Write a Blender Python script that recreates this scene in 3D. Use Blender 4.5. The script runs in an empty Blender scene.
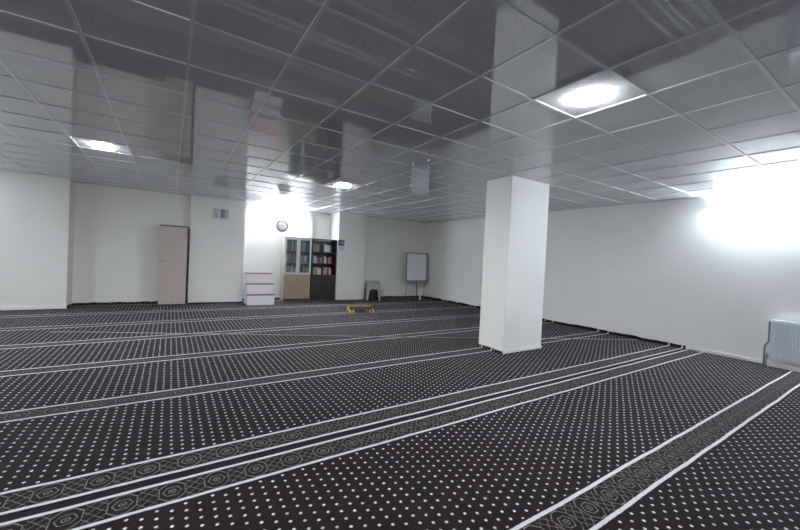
import bpy, bmesh, math, random
from mathutils import Vector, Matrix
random.seed(7)
S = bpy.context.scene
COL = S.collection
PI = math.pi

# ------------------------------------------------------------------ helpers
def box(bm, x0, x1, y0, y1, z0, z1, mi=0):
    v = [bm.verts.new(c) for c in ((x0,y0,z0),(x1,y0,z0),(x1,y1,z0),(x0,y1,z0),(x0,y0,z1),(x1,y0,z1),(x1,y1,z1),(x0,y1,z1))]
    fs = []
    for q in ((3,2,1,0),(4,5,6,7),(0,1,5,4),(1,2,6,5),(2,3,7,6),(3,0,4,7)):
        f = bm.faces.new([v[i] for i in q]); f.material_index = mi; fs.append(f)
    return v

def cyl(bm, p0, p1, r0, r1=None, seg=16, mi=0, smooth=True):
    r1 = r0 if r1 is None else r1
    p0 = Vector(p0); p1 = Vector(p1); d = (p1-p0).normalized()
    a = d.orthogonal().normalized(); b = d.cross(a)
    A, B = [], []
    for k in range(seg):
        t = 2*PI*k/seg; o = a*math.cos(t)+b*math.sin(t)
        A.append(bm.verts.new(p0+o*r0)); B.append(bm.verts.new(p1+o*r1))
    for k in range(seg):
        f = bm.faces.new((A[k],A[(k+1)%seg],B[(k+1)%seg],B[k])); f.smooth = smooth; f.material_index = mi
    f = bm.faces.new(A[::-1]); f.material_index = mi
    f = bm.faces.new(B); f.material_index = mi

def tube(bm, pts, r, seg=10):
    pts = [Vector(p) for p in pts]; rings = []
    prev = None
    for i, p in enumerate(pts):
        d = (pts[min(i+1,len(pts)-1)]-pts[max(i-1,0)]).normalized()
        if prev is None: a = d.orthogonal().normalized()
        else: a = (prev - d*prev.dot(d)).normalized()
        prev = a; b = d.cross(a)
        rings.append([bm.verts.new(p+(a*math.cos(2*PI*k/seg)+b*math.sin(2*PI*k/seg))*r) for k in range(seg)])
    for i in range(len(rings)-1):
        for k in range(seg):
            f = bm.faces.new((rings[i][k],rings[i][(k+1)%seg],rings[i+1][(k+1)%seg],rings[i+1][k])); f.smooth = True
    bm.faces.new(rings[0][::-1]); bm.faces.new(rings[-1])

def lathe(bm, prof, seg=32, axis='Z', c=(0,0,0), mi=0):
    c = Vector(c); rings = []
    def P(r, h, t):
        if axis == 'Z': return c+Vector((r*math.cos(t), r*math.sin(t), h))
        return c+Vector((r*math.cos(t), -h, r*math.sin(t)))      # axis -Y
    for r, h in prof:
        if r < 1e-6: rings.append([bm.verts.new(P(0,h,0))])
        else: rings.append([bm.verts.new(P(r,h,2*PI*k/seg)) for k in range(seg)])
    for A, B in zip(rings, rings[1:]):
        for k in range(seg):
            a0, a1 = A[k%len(A)], A[(k+1)%len(A)]; b0, b1 = B[k%len(B)], B[(k+1)%len(B)]
            vs = []
            for v in (a0,a1,b1,b0):
                if v not in vs: vs.append(v)
            if len(vs) > 2:
                f = bm.faces.new(vs); f.smooth = True; f.material_index = mi

def prism(bm, pts, z0, z1, plane='XY'):
    """closed outline pts extruded; plane XY along z, XZ along y, YZ along x"""
    def P(a, b, h):
        return {'XY':(a,b,h),'XZ':(a,h,b),'YZ':(h,a,b)}[plane]
    A = [bm.verts.new(P(a,b,z0)) for a,b in pts]; B = [bm.verts.new(P(a,b,z1)) for a,b in pts]
    n = len(pts)
    bm.faces.new(A[::-1]); bm.faces.new(B)
    for k in range(n): bm.faces.new((A[k],A[(k+1)%n],B[(k+1)%n],B[k]))

def B(): return bmesh.new()

def obj(name, bm, mats, parent=None, bevel=0, loc=None):
    bmesh.ops.recalc_face_normals(bm, faces=bm.faces[:])
    me = bpy.data.meshes.new(name); bm.to_mesh(me); bm.free()
    for m in (mats if isinstance(mats, (list,tuple)) else [mats]): me.materials.append(m)
    o = bpy.data.objects.new(name, me); COL.objects.link(o)
    if parent: o.parent = parent
    if loc: o.location = loc
    if bevel:
        b = o.modifiers.new('edge', 'BEVEL'); b.width = bevel; b.segments = 2; b.limit_method = 'ANGLE'; b.angle_limit = math.radians(40)
    return o

def tag(o, label, cat, group=None, kind=None):
    o['label'] = label; o['category'] = cat
    if group: o['group'] = group
    if kind: o['kind'] = kind
    return o

def thing(name, label, cat, loc=(0,0,0), rz=0, group=None):
    o = bpy.data.objects.new(name, None); COL.objects.link(o)
    o.location = loc; o.rotation_euler = (0,0,rz); o.empty_display_size = .1
    return tag(o, label, cat, group)

def struct(name, bm, m, label=None, cat=None, bevel=0):
    o = obj(name, bm, m, None, bevel); o['kind'] = 'structure'
    if label: o['label'] = label; o['category'] = cat
    return o

def copy_tree(o, parent=None):
    c = o.copy(); COL.objects.link(c)
    if parent: c.parent = parent
    for ch in list(o.children): copy_tree(ch, c)
    return c

# ------------------------------------------------------------------ materials
class N:
    def __init__(s, name):
        s.m = bpy.data.materials.new(name); s.m.use_nodes = True
        s.t = s.m.node_tree; s.b = s.t.nodes['Principled BSDF']; s.o = s.t.nodes['Material Output']
    def n(s, typ, **k):
        x = s.t.nodes.new(typ)
        for a, v in k.items(): setattr(x, a, v)
        return x
    def L(s, a, b): s.t.links.new(a, b)
    def set(s, inp, v):
        if hasattr(v, 'is_linked') or hasattr(v, 'links'): s.L(v, inp)
        else: inp.default_value = v
    def M(s, op, a, b=None, c=None):
        x = s.n('ShaderNodeMath', operation=op)
        for i, v in enumerate((a,b,c)):
            if v is not None: s.set(x.inputs[i], v)
        return x.outputs[0]
    def coord(s, kind='Object'):
        return s.n('ShaderNodeTexCoord').outputs[kind]
    def noise(s, vec, scale, detail=3, rough=.55):
        x = s.n('ShaderNodeTexNoise'); s.L(vec, x.inputs['Vector'])
        x.inputs['Scale'].default_value = scale; x.inputs['Detail'].default_value = detail; x.inputs['Roughness'].default_value = rough
        return x.outputs['Fac']
    def mix(s, f, a, b):
        x = s.n('ShaderNodeMix', data_type='RGBA')
        s.set(x.inputs[0], f)
        for i, v in ((6,a),(7,b)):
            if isinstance(v, tuple): x.inputs[i].default_value = (*v[:3],1)
            else: s.L(v, x.inputs[i])
        return x.outputs[2]
    def ramp(s, v, lo, hi, a=0., b=1.):
        x = s.n('ShaderNodeMapRange'); x.clamp = True
        s.set(x.inputs[0], v)
        for i, q in enumerate((lo,hi,a,b)): x.inputs[i+1].default_value = q
        return x.outputs[0]
    def bump(s, h, strength, dist=.01):
        x = s.n('ShaderNodeBump'); s.L(h, x.inputs['Height'])
        x.inputs['Strength'].default_value = strength; x.inputs['Distance'].default_value = dist
        s.L(x.outputs[0], s.b.inputs['Normal'])
    def p(s, **k):
        for a, v in k.items():
            i = s.b.inputs[a.replace('_',' ')]
            if isinstance(v, tuple): i.default_value = (*v[:3],1)
            else: s.set(i, v)

def lin(r, g, b):
    f = lambda c: (c/255/12.92 if c <= 10 else ((c/255+.055)/1.055)**2.4)
    return (f(r),f(g),f(b))

def plain(name, col, rough=.5, metal=0., var=.08, scale=25, bump=0, spec=None):
    m = N(name); c = m.coord(); n = m.noise(c, scale)
    d = tuple(x*(1-var) for x in col); l = tuple(min(1,x*(1+var)) for x in col)
    m.p(Base_Color=m.mix(n, d, l), Roughness=rough, Metallic=metal)
    if spec is not None: m.p(Specular_IOR_Level=spec)
    if bump: m.bump(n, bump, .003)
    return m.m

def wood(name, a, b, rough=.45, sc=(14,14,1.2)):
    m = N(name); c = m.coord(); mp = m.n('ShaderNodeMapping'); m.L(c, mp.inputs[0]); mp.inputs['Scale'].default_value = sc
    n = m.noise(mp.outputs[0], 3., 5, .6)
    m.p(Base_Color=m.mix(m.ramp(n,.3,.7), a, b), Roughness=rough)
    m.bump(n, .08, .002)
    return m.m

def emit(name, col, s):
    m = N(name); m.p(Base_Color=(.9,.9,.9), Emission_Color=col, Emission_Strength=s); return m.m

def wall_mat():
    m = N('cream_plaster'); c = m.coord()
    n1 = m.noise(c, 1.3, 4); n2 = m.noise(c, 60, 3); n3 = m.noise(c, 5, 5)
    m.p(Base_Color=m.mix(m.ramp(n1,.3,.7), WALL_A, WALL_B), Roughness=.6, Specular_IOR_Level=.3)
    h = m.M('ADD', m.M('MULTIPLY', n3, 1.), m.M('MULTIPLY', n2, .15))
    m.bump(h, .22, .012)
    return m.m

WALL_A = (.835,.82,.775); WALL_B = (.87,.855,.815)

def carpet_mat(name, phase, period, med0, plain_from_x=None):
    m = N(name)
    c = m.coord(); sp = m.n('ShaderNodeSeparateXYZ'); m.L(c, sp.inputs[0])
    x, y0 = sp.outputs[0], sp.outputs[1]
    M = m.M
    # slow waviness of the woven stripes and fine pile irregularity
    cx = m.n('ShaderNodeCombineXYZ'); m.L(x, cx.inputs[0])
    w1 = m.noise(cx.outputs[0], 1.1, 2); w2 = m.noise(c, 28, 2)
    y0 = M('SUBTRACT', y0, M('MULTIPLY', M('SUBTRACT', x, 1.), .0055))      # the lengths lie very slightly askew
    y = M('ADD', y0, M('ADD', M('MULTIPLY', M('SUBTRACT', w1, .5), .03), M('MULTIPLY', M('SUBTRACT', w2, .5), .007)))
    yy = M('FLOORED_MODULO', M('SUBTRACT', y, phase-.06), period)
    yy = M('SUBTRACT', yy, .06)                       # 0 at the near stripe, .21 at the far stripe
    def near(v, c0, half, soft): return m.ramp(M('ABSOLUTE', M('SUBTRACT', v, c0)), half-soft, half+soft, 1., 0.)
    stripe = M('MAXIMUM', near(yy, 0., .012, .002), near(yy, .21, .012, .002))
    inband = near(yy, .105, .096, .002)
    field = M('SUBTRACT', 1., near(yy, .105, .132, .001))
    # staggered woven dots
    dx, dy = .0655, .0635
    xd = M('ADD', x, M('MULTIPLY', M('SUBTRACT', m.noise(c, 9, 2), .5), .012))
    u = M('DIVIDE', xd, dx); k = M('FLOOR', u); fx = M('MULTIPLY', M('SUBTRACT', M('SUBTRACT', u, k), .5), dx)
    v = M('ADD', M('DIVIDE', y, dy), M('MULTIPLY', M('FLOORED_MODULO', k, 2.), .5))
    fy = M('MULTIPLY', M('SUBTRACT', M('FRACT', v), .5), dy)
    d = M('SQRT', M('ADD', M('MULTIPLY', fx, fx), M('MULTIPLY', fy, fy)))
    dot = M('MULTIPLY', m.ramp(d, .0065, .0105, 1., 0.), field)
    dot = M('MULTIPLY', dot, m.ramp(m.noise(c, 14, 1), .3, .6, .6, 1.))
    # medallions and trellis inside the bands
    P = .228
    bx = M('SUBTRACT', M('FLOORED_MODULO', M('SUBTRACT', x, med0-P/2), P), P/2)
    by = M('SUBTRACT', yy, .105)
    ax, ay = M('ABSOLUTE', bx), M('ABSOLUTE', by)
    hx = M('MAXIMUM', M('MULTIPLY', ay, 1.0), M('ADD', M('MULTIPLY', ax, .87), M('MULTIPLY', ay, .5)))
    sq = M('MAXIMUM', M('MAXIMUM', ax, M('MULTIPLY', ay, .76)), M('MULTIPLY', M('ADD', ax, ay), .60))
    ring = M('MAXIMUM', near(hx, .016, .0026, .0014), near(hx, .040, .0026, .0014))
    ring = M('MAXIMUM', ring, near(sq, .064, .0026, .0014))
    ring = M('MAXIMUM', ring, m.ramp(hx, .004, .007, 1., 0.))
    gx = M('SUBTRACT', ax, P/2)
    LP = .062
    l1 = near(M('FLOORED_MODULO', M('ADD', M('MULTIPLY', bx, 1.09), by), LP), LP/2, .0026, .0014)
    l2 = near(M('FLOORED_MODULO', M('SUBTRACT', M('MULTIPLY', bx, 1.09), by), LP), LP/2, .0026, .0014)
    tre = M('MULTIPLY', M('MAXIMUM', l1, l2), m.ramp(gx, -.047, -.045, 0., 1.))
    motif = M('MULTIPLY', M('MAXIMUM', ring, tre), inband)
    motif = M('MULTIPLY', motif, m.ramp(m.noise(c, 22, 2), .3, .6, .45, 1.))
    gap = m.ramp(M('ABSOLUTE', M('SUBTRACT', y, .63)), .045, .05, 0., 1.)      # plain selvedge along the join
    dot = M('MULTIPLY', dot, gap)
    if plain_from_x is not None:
        sel = m.ramp(x, plain_from_x-.004, plain_from_x+.004, 1., 0.)
        dot = M('MULTIPLY', dot, sel); motif = M('MULTIPLY', motif, sel)
    n1 = m.noise(c, 5., 5, .65); n2 = m.noise(c, 160, 2)
    base = m.mix(m.ramp(n1,.3,.7), CARPET_A, CARPET_B)
    base = m.mix(m.ramp(n2,.3,.7,0.,.5), base, tuple(q*1.7 for q in CARPET_B))
    col = m.mix(M('MULTIPLY', motif, .85), base, (.225,.21,.19))
    col = m.mix(dot, col, (.64,.615,.615))
    col = m.mix(stripe, col, m.mix(m.noise(c, 70, 2), (.40,.40,.40), (.62,.62,.63)))
    m.p(Base_Color=col, Roughness=.95, Specular_IOR_Level=.06, Sheen_Weight=.05, Sheen_Roughness=.5)
    m.b.inputs['Sheen Tint'].default_value = (.8,.75,.8,1)
    h = M('ADD', M('MULTIPLY', n2, .4), M('MULTIPLY', M('MAXIMUM', stripe, dot), .6))
    m.bump(h, .5, .004)
    return m.m
CARPET_A = (.0062,.0038,.0042); CARPET_B = (.0132,.0084,.0092)

def tile_mat():
    m = N('glossy_ceiling_tile'); c = m.coord(); M = m.M
    vo = m.n('ShaderNodeTexVoronoi'); m.L(c, vo.inputs['Vector']); vo.inputs['Scale'].default_value = 17.
    spot = m.ramp(vo.outputs['Distance'], .10, .17, 1., 0.)
    n = m.noise(c, 2.2, 3); nf = m.noise(c, 75, 2)
    base = m.mix(m.ramp(n,.3,.7), TILE_A, TILE_B)
    base = m.mix(M('MULTIPLY', m.ramp(nf,.45,.65), .25), base, tuple(q*.6 for q in TILE_A))
    base = m.mix(M('MULTIPLY', spot, .45), base, tuple(q*.35 for q in TILE_A))
    m.p(Base_Color=base, Roughness=m.ramp(n,.3,.7,.03,.06), IOR=2.5)
    h = M('SUBTRACT', M('MULTIPLY', m.noise(c, 3., 2), .25), M('MULTIPLY', spot, .02))
    m.bump(h, .03, .02)
    return m.m
TILE_A = (.585,.59,.615); TILE_B = (.65,.655,.68)

def glass_mat(name, tint=(.85,.9,.9), alpha=.22, rough=.05):
    m = N(name)
    tr = m.n('ShaderNodeBsdfTransparent'); tr.inputs[0].default_value = (*tint,1)
    m.p(Base_Color=(.55,.58,.60), Roughness=rough, IOR=1.5)
    mx = m.n('ShaderNodeMixShader'); fr = m.n('ShaderNodeFresnel'); fr.inputs[0].default_value = 1.5
    m.L(m.ramp(fr.outputs[0], 0., 1., alpha, 1.), mx.inputs[0])
    m.L(tr.outputs[0], mx.inputs[1]); m.L(m.b.outputs[0], mx.inputs[2]); m.L(mx.outputs[0], m.o.inputs[0])
    return m.m

MW = wall_mat()
M_TILE = tile_mat()
M_BAR = plain('ceiling_grid_enamel', (.72,.735,.76), .10, 0, .03)
M_BAR.node_tree.nodes['Principled BSDF'].inputs['IOR'].default_value = 2.3
M_WHITE = plain('white_enamel', (.80,.81,.83), .3, 0, .03)
M_SKIRT = plain('white_skirting_paint', (.78,.78,.77), .4, 0, .04)
M_CHROME = plain('chrome', (.75,.75,.76), .15, 1., .03)
M_GREY = plain('grey_plastic', (.33,.34,.36), .45, 0, .06)
M_DARK = plain('dark_metal', (.05,.05,.055), .4, .3, .1)
M_SLAB = plain('concrete_slab', (.25,.24,.23), .8, 0, .15, 6)
LAMP = (.88,.94,1.)
M_TUBE = emit('fluorescent_glow', (.78,.89,1.), 150.)
M_DISC = emit('opal_lamp_glow', (.90,.955,1.), 106.)

# ------------------------------------------------------------------ room
H = 2.758
XL, XR, YF, YB = -6.6, 7.32, -4.6, 9.6
bm = B(); box(bm, XL-.15, XR+.15, YF-.15, YB+.15, -.2, -.014); struct('floor', bm, M_SLAB)

back = [(XL,8.25),(-2.50,8.25),(-2.50,8.78),(-.27,8.78),(-.27,8.53),(1.01,8.53),(1.01,9.05),(3.08,9.05),(3.08,9.22),
        (3.745,9.22),(3.745,8.53),(4.715,8.53),(4.715,8.81),(XR,8.81),(XR,YB),(XL,YB)]
bm = B(); prism(bm, back, 0, H+.06); struct('wall_back', bm, MW)
bm = B(); box(bm, XR, XR+.15, YF, YB, 0, H+.06); struct('wall_right', bm, MW)
bm = B(); box(bm, XL-.15, XL, YF, YB, 0, H+.06); struct('wall_left', bm, MW)
bm = B(); box(bm, XL-.15, XR+.15, YF-.15, YF, 0, H+.06); struct('wall_front', bm, MW)
CX0, CX1, CY0, CY1 = 3.705, 4.645, 1.79, 2.31
bm = B(); box(bm, CX0, CX1, CY0, CY1, 0, H+.03); struct('column', bm, MW, 'white square column standing on the carpet in the middle of the hall', 'column', .006)
bm = B(); box(bm, XR-.012, XR, YF, .60, 0, .055); struct('baseboard_right', bm, M_SKIRT, bevel=.004)
bm = B(); box(bm, XL, -2.49, 8.236, 8.25, 0, .06); struct('baseboard_left', bm, M_SKIRT, bevel=.004)
bm = B(); box(bm, CX0-.004, CX1+.004, CY0-.012, CY0, 0, .05); struct('trim_1', bm, M_SKIRT, bevel=.003)
bm = B(); box(bm, XR-.13, XR-.012, -3.2, -.42, 0, .075); struct('trim_2', bm, M_SKIRT, bevel=.006)

# suspended ceiling: tiles lying loosely in a metal grid
T = .6
i0, i1 = math.floor(XL/T), math.ceil(XR/T); j0, j1 = math.floor(YF/T), math.ceil(9.3/T)
bm = B()
for i in range(i0, i1):
    for j in range(j0, j1):
        x0, x1 = max(i*T, XL), min(i*T+T, XR); y0, y1 = max(j*T, YF), min(j*T+T, 9.25)
        tx, ty, dz = random.gauss(0,.0016), random.gauss(0,.0016), random.uniform(0,.0012)
        xm, ym = (x0+x1)/2, (y0+y1)/2
        z = lambda x, y: H+.004+dz+tx*(x-xm)+ty*(y-ym)
        lo = [bm.verts.new((x,y,z(x,y))) for x,y in ((x0,y0),(x1,y0),(x1,y1),(x0,y1))]
        hi = [bm.verts.new((v.co.x,v.co.y,v.co.z+.012)) for v in lo]
        bm.faces.new(lo[::-1]); bm.faces.new(hi)
        for k in range(4): bm.faces.new((lo[k],lo[(k+1)%4],hi[(k+1)%4],hi[k]))
struct('ceiling', bm, M_TILE)
bm = B()
for i in range(i0+1, i1):
    box(bm, i*T-.012, i*T+.012, YF, 9.25, H-.002, H+.010)
for j in range(j0+1, j1):
    box(bm, XL, XR, j*T-.012, j*T+.012, H-.0012, H+.009)
struct('trim_3', bm, M_BAR)
bm = B(); box(bm, XL-.1, XR+.1, YF-.1, YB+.1, H+.06, H+.2); struct('ceiling_slab', bm, M_SLAB)

# ------------------------------------------------------------------ carpets
SEAM = .632
def carpet(name, label, pts, mat):
    bm = B(); prism(bm, pts, -.012, 0)
    bm.normal_update(); bmesh.ops.triangulate(bm, faces=[f for f in bm.faces if len(f.verts) > 4])
    o = obj(name, bm, mat); return tag(o, label, 'carpet', 'fitted prayer carpets')
MC1 = carpet_mat('carpet_weave_front', -.938, 1.30, 1.206)
MC2 = carpet_mat('carpet_weave_rear', .672, 1.325, -.750, 7.17)
carpet('prayer_carpet', 'nearest length of dark brown dotted carpet, up to the double patterned band', [(XL+.01,YF+.01),(XR-.002,YF+.01),(XR-.002,SEAM-.0015),(XL+.01,SEAM-.0015)], MC1)
rear = carpet('prayer_carpet', 'far length of dark brown dotted carpet running under the column to the bookcases',
    [(XL+.01,SEAM+.0015),(XR-.002,SEAM+.0015),(XR-.002,8.80),(4.725,8.80),(4.725,8.52),(3.735,8.52),(3.735,9.21),(3.09,9.21),(3.09,9.04),(1.02,9.04),(1.02,8.52),(-.28,8.52),(-.28,8.77),(-2.49,8.77),(-2.49,8.24),(XL+.01,8.24)], MC2)
# the rear carpet is cut long: its edge turns up against the walls and the column
UP = [3]
def upturn(pts, h):
    UP[0] += 1; nm = 'trim_%d' % UP[0]
    bm = B()
    n = 40; P = []
    for (a, b) in zip(pts, pts[1:]):
        L = (Vector(b)-Vector(a)).length; k = max(2, int(L/.12))
        for q in range(k): P.append(Vector(a).lerp(Vector(b), q/k))
    P.append(Vector(pts[-1]))
    lo, hi, lo2, hi2 = [], [], [], []
    for i, p in enumerate(P):
        d = (P[min(i+1,len(P)-1)]-P[max(i-1,0)]).normalized(); nrm = Vector((-d.y, d.x))
        hh = h*random.uniform(.8,1.15)
        for lst, off, z in ((lo,.016,-.002),(hi,.010,hh),(hi2,.002,hh),(lo2,.002,-.002)):
            q = p-nrm*off*-1; lst.append(bm.verts.new((q.x,q.y,z)))
    for i in range(len(P)-1):
        for a, b in ((lo,hi),(hi,hi2),(hi2,lo2)):
            f = bm.faces.new((a[i],a[i+1],b[i+1],b[i])); f.smooth = True
    o = obj(nm, bm, MC2); o['kind'] = 'structure'; return o
upturn([(XR,8.81),(XR,.66)][::-1], .055)
upturn([(XR,8.81),(4.715,8.81)], .05)
upturn([(3.745,9.22),(3.08,9.22)], .04)
upturn([(3.08,9.05),(1.01,9.05)], .045)
upturn([(1.01,8.53),(-.27,8.53)], .025)
upturn([(-.27,8.78),(-2.5,8.78),(-2.5,8.27)], .05)
upturn([(CX0,CY0+.01),(CX0,CY1)], .045)

# pale cord crossing the carpet on the diagonal
bm = B(); pts = []
for k in range(60):
    t = k/59; pts.append((-2.2+9.42*t, 5.62-4.22*t+.025*math.sin(9*t)+.012*math.sin(31*t), .006))
tube(bm, pts, .005, 8)
tag(obj('cord', bm, plain('pale_cord', (.30,.28,.28), .8)), 'thin pale cord running diagonally over the dark carpet to the right wall', 'cord')

# ------------------------------------------------------------------ lamps
def batten(label, loc, rz):
    t = thing('wall_lamp', label, 'lamp', loc, rz, 'fluorescent wall lamps')
    L = .62
    bm = B(); prism(bm, [(0,-.06),(0,.06),(-.035,.05),(-.05,.02),(-.05,-.02),(-.035,-.05)], -L, L, 'YZ'); obj('housing', bm, M_WHITE, t, .004)
    for s in (-1,1):
        bm = B(); cyl(bm, (-L+.03,-.066,s*.035), (L-.03,-.066,s*.035), .014, seg=12); obj('tube', bm, M_TUBE, t)
        bm = B(); box(bm, s*L-.012, s*L+.012, -.085, 0, -.065, .065); obj('end_cap', bm, M_WHITE, t, .005)
        for e in (-1,1):
            bm = B(); cyl(bm, (e*(L-.03),-.066,s*.035), (e*(L-.012),-.066,s*.035), .0155, seg=12); obj('tube_socket', bm, M_GREY, t)
    return t
batten('glaring twin fluorescent batten high on the right wall', (XR,-.24,2.63), -PI/2)
batten('twin fluorescent batten on the front of the left wall block', (-4.75,8.25,2.60), 0)
batten('glaring twin fluorescent batten on back wall above the round clock', (2.12,9.05,2.60), 0)

def disc_lamp():
    t = thing('ceiling_lamp', 'glowing round ceiling lamp nearest the white column', 'lamp', (2.10,-.30,H-.002), 0, 'round ceiling lamps')
    bm = B(); lathe(bm, [(0,.002),(.136,.002),(.136,-.003),(.130,-.005),(0,-.005)], 40); obj('base_ring', bm, M_WHITE, t)
    bm = B(); lathe(bm, [(.140,-.003),(.137,-.008),(.112,-.016),(.08,-.021),(.045,-.024),(0,-.025)], 32); obj('diffuser', bm, M_DISC, t)
    return t
proto = disc_lamp()
for lab, (x, y) in (('glowing round ceiling lamp in front of the bookcases', (2.10,4.50)), ('glowing round ceiling lamp over left half of the hall', (-1.50,4.50)),
                    ('round ceiling lamp overhead beside the viewer', (-1.50,-.30)), ('round ceiling lamp near the left wall', (-5.1,4.50))):
    c = copy_tree(proto); c.location = (x,y,H-.002); c['label'] = lab

# ------------------------------------------------------------------ hanging acrylic sign holder
t = thing('hanging_panel', 'clear acrylic panel hung from the ceiling on two thin wires left of the column', 'hanging panel', (1.825,1.58,H-.002))
bm = B(); box(bm, -.130, .130, -.004, .004, -.555, -.285); obj('clear_sheet', bm, glass_mat('clear_acrylic', (.95,.96,.96), .05, .12), t, .002)
bm = B(); box(bm, -.134, .134, -.007, .007, -.290, -.278); obj('top_rail', bm, M_GREY, t, .002)
for s in (-1,1):
    bm = B(); cyl(bm, (s*.115,0,0), (s*.115,0,-.21), .0028, seg=8); obj('wire', bm, M_CHROME, t)
    bm = B(); lathe(bm, [(0,-.080),(.006,-.078),(.007,-.040),(.012,-.030),(.015,-.018),(.011,-.004),(.004,0),(0,0)], 14, c=(s*.115,0,-.20)); obj('clip', bm, M_CHROME, t)
    bm = B(); cyl(bm, (s*.115,0,0), (s*.115,0,-.012), .012, .008, 12); obj('hook', bm, M_CHROME, t)

# ------------------------------------------------------------------ wardrobe
M_WAR = wood('pinkish_beige_laminate', (.47,.40,.36), (.56,.48,.435), .45)
M_WARS = plain('wardrobe_edge', (.20,.17,.15), .5)
t = thing('wardrobe', 'tall narrow beige wardrobe with one door beside the pilaster', 'wardrobe', (-.605,8.30,0))
bm = B()
box(bm, -.282,-.264, .02,.46, 0,1.92); box(bm, .264,.282, .02,.46, 0,1.92); box(bm, -.264,.264,.45,.46,.05,1.90)
box(bm, -.264,.264,.02,.46,1.90,1.92); box(bm, -.264,.264,.02,.46,.05,.07)
obj('carcass', bm, M_WARS, t, .002)
bm = B(); box(bm, -.280,.276, 0,.018, .03,1.905); obj('door', bm, M_WAR, t, .003)
d = t.children[-1]
bm = B(); tube(bm, [(-.252,0,1.065),(-.252,-.022,1.065),(-.245,-.028,1.065),(-.165,-.028,1.065),(-.158,-.022,1.065),(-.158,0,1.065)], .007, 8); obj('handle', bm, plain('bronze_handle',(.25,.13,.10),.35,.6), d)
bm = B(); box(bm, -.264,.264,.04,.06,0,.05); obj('plinth', bm, M_DARK, t)
bm = B(); box(bm, -.295,.295,-.012,.46,1.92,1.942); obj('top_board', bm, M_WARS, t, .003)

# ------------------------------------------------------------------ white steps
M_RED = plain('red_carpet_tread', (.22,.05,.05), .9, 0, .15, 60, .3)
M_STEP = plain('white_gloss_board', (.82,.81,.86), .35, 0, .03)
t = thing('step_unit', 'white three-step unit with red treads beside the glass bookcase', 'steps', (1.372,7.88,0))
SD = .15
for k in range(3):
    y = SD*k; z = .275*(k+1)
    bm = B()
    box(bm, -.335,.335, y,y+.018, .275*k,z-.016)
    for e in (-1,1): box(bm, min(e*.335,e*.317),max(e*.335,e*.317), y+.018,.58, .275*k, z-.016)
    o = obj('step', bm, M_STEP, t, .003)
    bm = B(); box(bm, -.34,.34, y-.010, (y+SD+.012 if k < 2 else .585), z-.018, z); obj('tread', bm, M_RED, o, .004)

# ------------------------------------------------------------------ bookcases
M_BEECH = wood('beech_laminate', (.35,.265,.185), (.43,.335,.24), .4)
M_PALE = wood('pale_cabinet_side', (.40,.37,.32), (.47,.43,.37), .45)
M_WENGE = wood('dark_wenge', (.022,.015,.015), (.04,.027,.026), .35)
M_ALU = plain('silver_door_frame', (.62,.64,.66), .35, .4, .04)
M_GLASS = glass_mat('door_glass', (.90,.93,.93), .05, .04)
t = thing('glass_bookcase', 'light beech bookcase with two glazed doors above two solid doors', 'bookcase', (2.527,8.62,0))
W, D, HT = .398, .40, 1.86
bm = B()
for s in (-1,1): box(bm, min(s*W,s*(W-.018)),max(s*W,s*(W-.018)), .02,D, 0,HT)
obj('side_panels', bm, M_PALE, t, .002)
bm = B(); box(bm, -W+.018,W-.018,D-.01,D,.06,HT-.02); obj('back_panel', bm, M_PALE, t)
bm = B(); box(bm, -W-.008,W+.008,-.008,D,HT,HT+.022); obj('top_board', bm, M_PALE, t, .003)
for z in (.07,.785,1.135,1.485):
    bm = B(); box(bm, -W+.018,W-.018,.03,D-.01,z-.02,z); obj('shelf', bm, M_PALE, t, .002)
bm = B(); box(bm, -W+.018,W-.018,.03,.05,0,.05); obj('plinth', bm, M_DARK, t)
for s in (-1,1):
    a, b = (-W+.002,-.002) if s < 0 else (.002,W-.002)
    bm = B(); box(bm, a,b,0,.018,.055,.775); o = obj('door', bm, M_BEECH, t, .003)
    bm = B(); tube(bm, [(s*.035,0,.70),(s*.035,-.022,.70),(s*.035,-.022,.60),(s*.035,0,.60)], .005, 8); obj('handle', bm, M_CHROME, o)
    bm = B(); fw = .05
    box(bm, a,a+fw,0,.02,.785,HT-.005); box(bm, b-fw,b,0,.02,.785,HT-.005); box(bm, a+fw,b-fw,0,.02,.785,.785+fw); box(bm, a+fw,b-fw,0,.02,HT-.005-fw,HT-.005)
    o = obj('glass_door', bm, M_ALU, t, .002)
    bm = B(); box(bm, a+fw,b-fw,.008,.012,.785+fw,HT-.005-fw); obj('pane', bm, M_GLASS, o)
    bm = B(); tube(bm, [(s*.028,0,1.36),(s*.028,-.02,1.36),(s*.028,-.02,1.26),(s*.028,0,1.26)], .004, 8); obj('handle', bm, M_CHROME, o)

t = thing('dark_bookcase', 'dark brown bookcase with three open shelves and two lower doors', 'bookcase', (3.335,8.60,0))
W = .395
bm = B()
for s in (-1,1): box(bm, min(s*W,s*(W-.022)),max(s*W,s*(W-.022)), .0,D, 0,HT)
obj('side_panels', bm, M_WENGE, t, .002)
bm = B(); box(bm, -W+.022,W-.022,D-.01,D,.06,HT-.02); obj('back_panel', bm, M_WENGE, t)
bm = B(); box(bm, -W-.004,W+.004,-.008,D,HT,HT+.025); obj('top_board', bm, M_WENGE, t, .003)
for z in (.07,.785,1.135,1.485):
    bm = B(); box(bm, -W+.022,W-.022,.01,D-.01,z-.025,z); obj('shelf', bm, M_WENGE, t, .002)
bm = B(); box(bm, -W+.022,W-.022,.03,.05,0,.05); obj('plinth', bm, M_DARK, t)
for s in (-1,1):
    a, b = (-W+.002,-.002) if s < 0 else (.002,W-.002)
    bm = B(); box(bm, a,b,-.018,0,.055,.765); o = obj('door', bm, M_WENGE, t, .003)
    bm = B(); tube(bm, [(s*.035,-.018,.70),(s*.035,-.04,.70),(s*.035,-.04,.60),(s*.035,-.018,.60)], .005, 8); obj('handle', bm, M_DARK, o)

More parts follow.
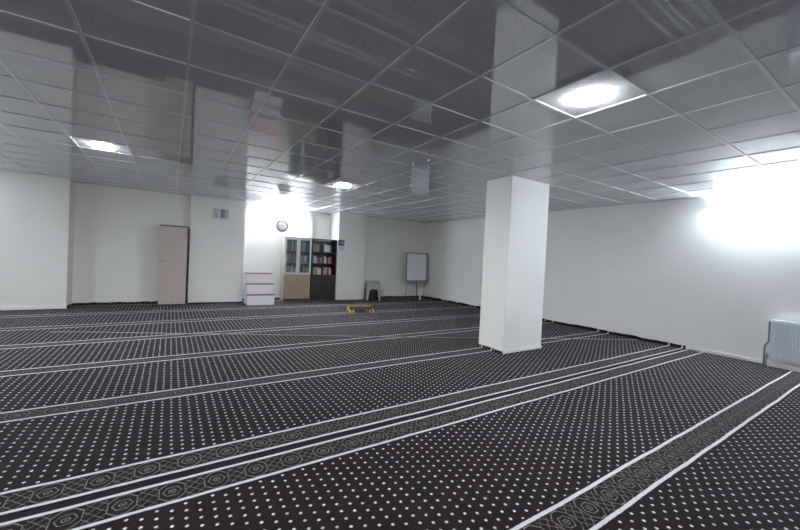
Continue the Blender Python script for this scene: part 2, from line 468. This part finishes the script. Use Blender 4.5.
# books: every one its own object
M_PAGE = plain('book_pages', (.62,.58,.48), .8)
BK = {'brown':(.23,.17,.12),'black':(.02,.02,.025),'pale blue':(.50,.57,.66),'white':(.68,.68,.68),'grey':(.30,.32,.34),'teal':(.18,.30,.29),
      'red':(.42,.07,.09),'pink':(.55,.25,.28),'green':(.08,.25,.17),'cream':(.62,.57,.42),'maroon':(.13,.03,.04),'beige':(.42,.36,.28)}
BM = {k: plain('cover_'+k.replace(' ','_'), v, .5, 0, .1, 40) for k, v in BK.items()}
ORD = ['first','second','third','fourth','fifth','sixth','seventh','eighth','ninth','tenth','eleventh','twelfth','thirteenth','fourteenth','fifteenth','sixteenth']
def book(x, y, z, w, d, h, colour, label, group, lean=0.):
    bm = B(); c = .0025
    pts = [(-w/2+c*.5,-d+.006),(-w/4,-d),(w/4,-d),(w/2-c*.5,-d+.006),(w/2,-d+.012),(w/2,0),(w/2-c,0),(w/2-c,-.004-d*.9+d*.0),(-w/2+c,-.004-d*.9),(-w/2+c,0),(-w/2,0),(-w/2,-d+.012)]
    prism(bm, pts, 0, h)
    n0 = len(bm.faces); box(bm, -w/2+c, w/2-c, -d*.9, -.005, .003, h-.003, 1)
    o = obj('book', bm, [BM[colour], M_PAGE], None, 0, (x,y,z)); o.rotation_euler = (0,lean,0)
    tag(o, label, 'book', group)
def row(items, x0, x1, z, yb, case, shelf, group):
    x = x0
    tot = sum(i[1] for i in items if i[0] is not None)
    for n, (colour, w, h) in enumerate(items):
        if x+w > x1: break
        d = random.uniform(.17,.21)
        lab = f'{colour} book, {ORD[n]} from left on {shelf} shelf of the {case} bookcase'
        book(x+w/2, yb+d, z+.0005, w-.0015, d, h, colour, lab, group); x += w
R_ = random.uniform
def rw(names, wr=(.03,.045), hr=(.20,.26)): return [(n, R_(*wr), R_(*hr)) for n in names]
g = 'books on the open dark shelves'
row(rw(['brown','beige','brown','beige','brown','black','black','black','pale blue','white','pale blue','pale blue','grey','black'], (.042,.052), (.20,.25)), 2.967, 3.705, 1.485, 8.66, 'dark', 'top', g)
row(rw(['teal','grey','white','grey','teal','maroon','red','pink','black','green','white','teal','black','pink','red','red'], (.036,.048), (.17,.23)), 2.967, 3.705, 1.135, 8.66, 'dark', 'middle', g)
row(rw(['maroon','brown','beige','brown','cream','white','cream','black','maroon','pink','beige','pink','black','grey','white','black'], (.036,.046), (.15,.23)), 2.967, 3.705, .785, 8.66, 'dark', 'bottom', g)
g = 'books behind the glass doors'
pool = ['beige','grey','brown','grey','white','brown','teal','beige','grey','black','white','cream','brown','grey','beige']
for z, sh, hr, add in ((1.485,'top',(.24,.30),'pale blue'),(1.135,'middle',(.20,.29),'white'),(.785,'bottom',(.2,.28),'grey')):
    p = pool[:]; random.shuffle(p); p[8:12] = [add, 'beige', add, 'white'] if sh == 'top' else p[8:12]
    row(rw(p, (.046,.054), hr), 2.148, 2.91, z, 8.70, 'glazed', sh, g)

# ------------------------------------------------------------------ clock
t = thing('wall_clock', 'round wall clock with a grey-brown rim on the bright back wall', 'clock', (2.13,9.05,2.215))
bm = B(); lathe(bm, [(0,0),(.175,0),(.182,.012),(.180,.035),(.168,.045),(.150,.040),(.145,.026)], 40, '-Y'); obj('rim', bm, plain('pewter_rim',(.025,.02,.016),.5,.0), t)
bm = B(); lathe(bm, [(.149,.022),(.149,.026),(0,.026)], 40, '-Y'); obj('dial', bm, plain('clock_dial',(.42,.41,.38),.6), t)
for k in range(12):
    a = k*PI/6; c, q = math.cos(a), math.sin(a)
    bm = B(); cyl(bm, (.112*q,-.0275,.112*c), (.135*q,-.0275,.135*c), .0045 if k%3 else .008, seg=6); obj('hour_mark', bm, M_DARK, t)
bm = B(); cyl(bm, (.006,-.031,-.01), (-.065,-.031,.018), .008,.004, 6); obj('hour_hand', bm, M_DARK, t)
bm = B(); cyl(bm, (-.003,-.035,-.02), (.018,-.035,.11), .006,.003, 6); obj('minute_hand', bm, M_DARK, t)
bm = B(); cyl(bm, (0,-.026,0), (0,-.040,0), .010, seg=12); obj('hub', bm, M_DARK, t)

# ------------------------------------------------------------------ wall box on the left pilaster
t = thing('wall_box', 'small pale grey-blue box mounted high on the pilaster right of the wardrobe', 'wall box', (.41,8.53,2.23))
bm = B(); box(bm, -.18,.18,-.02,0,0,.25); obj('back_plate', bm, plain('pale_grey_plastic',(.50,.53,.52),.4), t, .006)
bm = B(); box(bm, -.055,-.015,-.05,-.02,.02,.24); obj('light_strip', bm, plain('clear_white_plastic',(.80,.83,.88),.25), t, .01)
bm = B(); box(bm, -.015,.075,-.045,-.02,.015,.235); obj('blue_panel', bm, plain('slate_blue_plastic',(.24,.29,.34),.4), t, .006)
bm = B(); box(bm, .08,.16,-.04,-.02,.02,.24); obj('pale_panel', bm, plain('ice_blue_plastic',(.47,.51,.60),.35), t, .008)
for x in (-.01,.05):
    bm = B(); cyl(bm, (x,-.022,.0), (x,-.022,-.045), .012,.009, 10); obj('spout', bm, plain('spout_plastic',(.62,.64,.60),.4), t)

# ------------------------------------------------------------------ sign by the dark bookcase
t = thing('notice_plate', 'small violet-blue sign with white lower strip beside the dark bookcase', 'sign', (3.845,8.53,1.55))
bm = B(); box(bm, -.098,.098,-.012,0,.165,.345); obj('plate', bm, plain('violet_blue_plate',(.10,.10,.30),.4), t, .004)
bm = B(); box(bm, -.07,.085,-.006,0,0,.165); obj('white_strip', bm, plain('pale_blue_paper',(.60,.68,.74),.7), t)
bm = B(); lathe(bm, [(0,.0005),(.038,.0005),(.038,0)], 20, '-Y', (.03,-.0122,.25)); obj('pale_mark', bm, plain('pale_print',(.42,.42,.55),.6), t)

# ------------------------------------------------------------------ plastic stool
M_ST = plain('olive_beige_plastic', (.36,.36,.29), .45, 0, .05)
t = thing('stool', 'beige-grey plastic stool with dark arched opening by the back wall', 'stool', (4.975,8.40,.001), math.radians(-20))
w0, w1, hs = .24, .205, .60
def arch_panel(side):
    # a leg frame: outer trapezoid with an arched opening
    bm = B(); o_ = [(-w0,0),(-w1,hs-.03),(w1,hs-.03),(w0,0)]
    inn = [(w0-.065,0)]
    for k in range(9):
        a = PI*k/8; inn.append((math.cos(a)*(w1-.075)*(1 if abs(math.cos(a))<.99 else 1), .30+.06*math.sin(a)))
    inn.append((-w0+.065,0))
    pts = o_+inn
    def P(u, z, dep):
        off = -(w0+(w1-w0)*z/hs)+dep
        return {'f':(u,off,z),'b':(-u,-off,z),'l':(off,-u,z),'r':(-off,u,z)}[side]
    A = [bm.verts.new(P(u,z,0)) for u,z in pts]; Bq = [bm.verts.new(P(u,z,.012)) for u,z in pts]
    n = len(pts)
    bm.faces.new(A); bm.faces.new(Bq[::-1])
    for k in range(n): bm.faces.new((A[k],Bq[k],Bq[(k+1)%n],A[(k+1)%n]))
    bm.normal_update(); bmesh.ops.triangulate(bm, faces=[f for f in bm.faces if len(f.verts) > 4])
    return obj('leg_frame', bm, M_ST, t)
for s in 'fblr': arch_panel(s)
bm = B(); lathe(bm, [(0,0),(.15,0),(.17,.02),(.165,.30),(.15,.36),(0,.37)], 20); obj('shade_inset', bm, plain('stool_inner_shade',(.03,.032,.03),.6), t)  # added dark core: paints the shade inside the stool behind its arches
bm = B(); box(bm, -.215,.215,-.215,.215,hs-.035,hs+.012); obj('seat', bm, M_ST, t, .03)
for s in (-1,1):
    for e in (-1,1):
        bm = B(); cyl(bm, (s*(w0-.015),e*(w0-.015),0), (s*(w0-.015),e*(w0-.015),.03), .02, .018, 10); obj('foot', bm, M_DARK, t)

# ------------------------------------------------------------------ flip chart
M_FR = plain('grey_aluminium_frame', (.30,.32,.34), .4, .2, .05)
t = thing('flip_chart', 'white flip chart board with grey frame on a thin stand in the corner', 'board', (6.78,8.45,0), math.radians(-4))
bm = B(); tl = .05
def bd(z, dy=0): return -.0+(z-.6)*tl+dy
def slab(bm, x0, x1, z0, z1, a, b):
    vs = [bm.verts.new(q) for q in ((x0,bd(z0,a),z0),(x1,bd(z0,a),z0),(x1,bd(z0,b),z0),(x0,bd(z0,b),z0),(x0,bd(z1,a),z1),(x1,bd(z1,a),z1),(x1,bd(z1,b),z1),(x0,bd(z1,b),z1))]
    for q in ((3,2,1,0),(4,5,6,7),(0,1,5,4),(1,2,6,5),(2,3,7,6),(3,0,4,7)): bm.faces.new([vs[i] for i in q])
slab(bm, -.46,.42,.61,.65,-.02,.02); slab(bm, -.46,.42,1.59,1.63,-.02,.02); slab(bm, -.46,-.42,.65,1.59,-.02,.02); slab(bm, .38,.42,.65,1.59,-.02,.02)
obj('frame', bm, M_FR, t, .005)
bm = B(); slab(bm, -.42,.38,.65,1.59,-.008,.012); brd = obj('board', bm, plain('white_paper_pad',(.84,.87,.90),.5,0,.03), t)
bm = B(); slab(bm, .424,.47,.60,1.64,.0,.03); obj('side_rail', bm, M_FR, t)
random.seed(3)
bm = B()
for k in range(9):
    z = 1.50-.085*k; x = -.36
    while x < .28:
        L = random.uniform(.04,.13); slab(bm, x, min(x+L,.32), z-.006, z+.006, -.0095, -.0082); x += L+.03
obj('faint_writing', bm, plain('faint_marker',(.74,.79,.84),.6), brd)
bm = B(); slab(bm, -.40,.36,.575,.595,-.07,.01); obj('pen_tray', bm, M_FR, t, .003)
bm = B(); tube(bm, [(.03,.085,1.3),(.03,.05,.62),(.035,.02,.003)], .014, 10); obj('pole', bm, M_DARK, t)
for x in (-.36,.30):
    bm = B(); tube(bm, [(x*.5,.05,1.2),(x*.85,.12,.5),(x,.17,.012)], .010, 10); o = obj('leg', bm, plain('pale_leg_tube',(.36,.36,.33),.4,.3), t)
    bm = B(); lathe(bm, [(0,0),(.016,0),(.016,.025),(.011,.03),(0,.03)], 12, c=(x,.17,0)); obj('foot', bm, M_DARK, o)

bm = B(); lathe(bm, [(0,0),(.034,0),(.036,.012),(.033,.10),(.024,.22),(.017,.33),(.013,.40),(.006,.425),(0,.427)], 20)
tag(obj('tapering_stick', bm, plain('ivory_plastic',(.85,.85,.80),.4), None, 0, (6.70,8.10,0)), 'slim white tapering upright standing on the carpet before the flip chart', 'stick')

# ------------------------------------------------------------------ low reading stand on the carpet
M_GOLD = wood('golden_wood', (.50,.33,.06), (.66,.48,.14), .4, (10,10,10))
M_BRN = wood('brown_wood', (.07,.04,.025), (.12,.07,.045), .5, (1.5,14,14))
t = thing('reading_stand', 'low golden-brown wooden reading stand on the carpet before the bookcases', 'reading stand', (3.44,6.20,.0005), math.radians(-3))
bm = B(); box(bm, -.33,.33,-.12,.12,.128,.145); obj('top_board', bm, M_BRN, t, .005)
bm = B(); box(bm, -.26,.26,-.012,.012,.045,.08); obj('stretcher', bm, M_BRN, t, .004)
bm = B(); box(bm, -.21,.21,-.118,-.105,.06,.128); obj('front_rail', bm, M_BRN, t, .003)
for x in (-.315,-.225,.225,.315):
    bm = B()
    outer = [(-.12,0),(-.105,.04),(-.06,.065),(-.06,.085),(-.11,.128),(.11,.128),(.06,.085),(.06,.065),(.105,.04),(.12,0),(.08,0),(.055,.035),(0,.05),(-.055,.035),(-.08,0)]
    prism(bm, outer, x-.02, x+.02, 'YZ')
    bm.normal_update(); bmesh.ops.triangulate(bm, faces=[f for f in bm.faces if len(f.verts) > 4]); obj('leg', bm, M_GOLD, t)

# ------------------------------------------------------------------ radiator
M_RAD = plain('radiator_enamel', (.74,.79,.86), .3, 0, .02)
t = thing('radiator', 'white ribbed panel radiator low on the right wall', 'radiator', (7.298,-.44,0))
L = 1.5; z0, z1 = .125, .725
def ribbed(xf, nm):
    bm = B(); prof = []; y = 0.; p = .0333
    k = 0; prof.append((xf,0.))
    while y > -L+p:
        prof += [(xf,y-.006),(xf-.010,y-.012),(xf-.010,y-.025),(xf,y-.031)]; y -= p
    prof.append((xf,-L))
    A = [bm.verts.new((a,b,z0+.025)) for a,b in prof]; Bv = [bm.verts.new((a,b,z1-.025)) for a,b in prof]
    A0 = [bm.verts.new((xf+.004,b,z0)) for a,b in prof]; B1 = [bm.verts.new((xf+.004,b,z1)) for a,b in prof]
    A2 = [bm.verts.new((xf+.014,b,z0)) for a,b in prof]; B2 = [bm.verts.new((xf+.014,b,z1)) for a,b in prof]
    for r, q in ((A0,A),(A,Bv),(Bv,B1),(B1,B2),(B2,A2),(A2,A0)):
        for i in range(len(r)-1): bm.faces.new((r[i],r[i+1],q[i+1],q[i]))
    for i in (0,-1): bm.faces.new((A0[i],A[i],Bv[i],B1[i],B2[i],A2[i]))
    return obj(nm, bm, M_RAD, t)
ribbed(-.115,'front_panel'); ribbed(-.035,'rear_panel')
bm = B()
for k in range(48): box(bm, -.098,-.03, -.02-k*.031,-.012-k*.031, z1-.012,z1+.002)
box(bm, -.118,-.012,-L,0,z1-.004,z1+.003)
obj('top_grille', bm, M_RAD, t)
for y in (-.004,-L):
    bm = B(); box(bm, -.112,-.018,y-.004,y+.004,z0+.01,z1+.002); obj('side_panel', bm, M_RAD, t, .003)
for y in (-.2,-L+.2):
    bm = B(); box(bm, -.022,.02,y-.02,y+.02,z0+.06,z1-.06); obj('bracket', bm, M_GREY, t, .002)
M_PIPE = plain('grey_pipe', (.33,.34,.34), .4, .2)
bm = B(); tube(bm, [(-.05,.0,z1-.03),(-.05,.022,z1-.03),(-.03,.030,z1-.05),(-.015,.030,.40),(-.012,.034,.37),(-.010,.066,.315),(-.010,.072,.29),(-.010,.072,.0)], .013, 12); o = obj('pipe', bm, M_PIPE, t)
bm = B(); cyl(bm, (-.06,.0,z0+.04), (-.06,.035,z0+.04), .013, seg=12); cyl(bm, (-.06,.035,z0+.0), (-.06,.035,z0+.075), .02,.018, 14); cyl(bm, (-.06,.035,z0), (-.06,.035,.0), .010, seg=10); obj('valve', bm, M_GREY, t)
bm = B(); cyl(bm, (-.05,.035,z0+.075), (-.05,.035,z0+.115), .019,.016, 14); obj('valve_cap', bm, M_WHITE, t)

# ------------------------------------------------------------------ light, world, camera
w = bpy.data.worlds.new('World'); S.world = w; w.use_nodes = True
w.node_tree.nodes['Background'].inputs[0].default_value = (.5,.55,.6,1); w.node_tree.nodes['Background'].inputs[1].default_value = .05

cam = bpy.data.cameras.new('camera'); co = bpy.data.objects.new('camera', cam); COL.objects.link(co)
Rw = Matrix(((0.8395522599544409,-0.5412020266688337,0.047459131207153414),(-0.029759086451685707,0.04141349922568102,0.998698812883767),(-0.542463270257952,-0.8398721857588997,0.018663118968076656)))
mt = Rw.transposed().to_4x4(); mt.translation = (-0.66833565,-1.92480662,1.40441281); co.matrix_world = mt
cam.sensor_fit = 'HORIZONTAL'; cam.sensor_width = 36; cam.lens = 355.8657*36/800; cam.clip_start = .02
S.camera = co
vs = S.view_settings; vs.view_transform = 'Standard'; vs.look = 'None'; vs.gamma = 1; vs.use_curve_mapping = False; vs.exposure = 1.68
S.cycles.use_denoising = True
S.cycles.max_bounces = 12; S.cycles.diffuse_bounces = 6; S.cycles.glossy_bounces = 5; S.cycles.transparent_max_bounces = 12
S.cycles.sample_clamp_indirect = 10
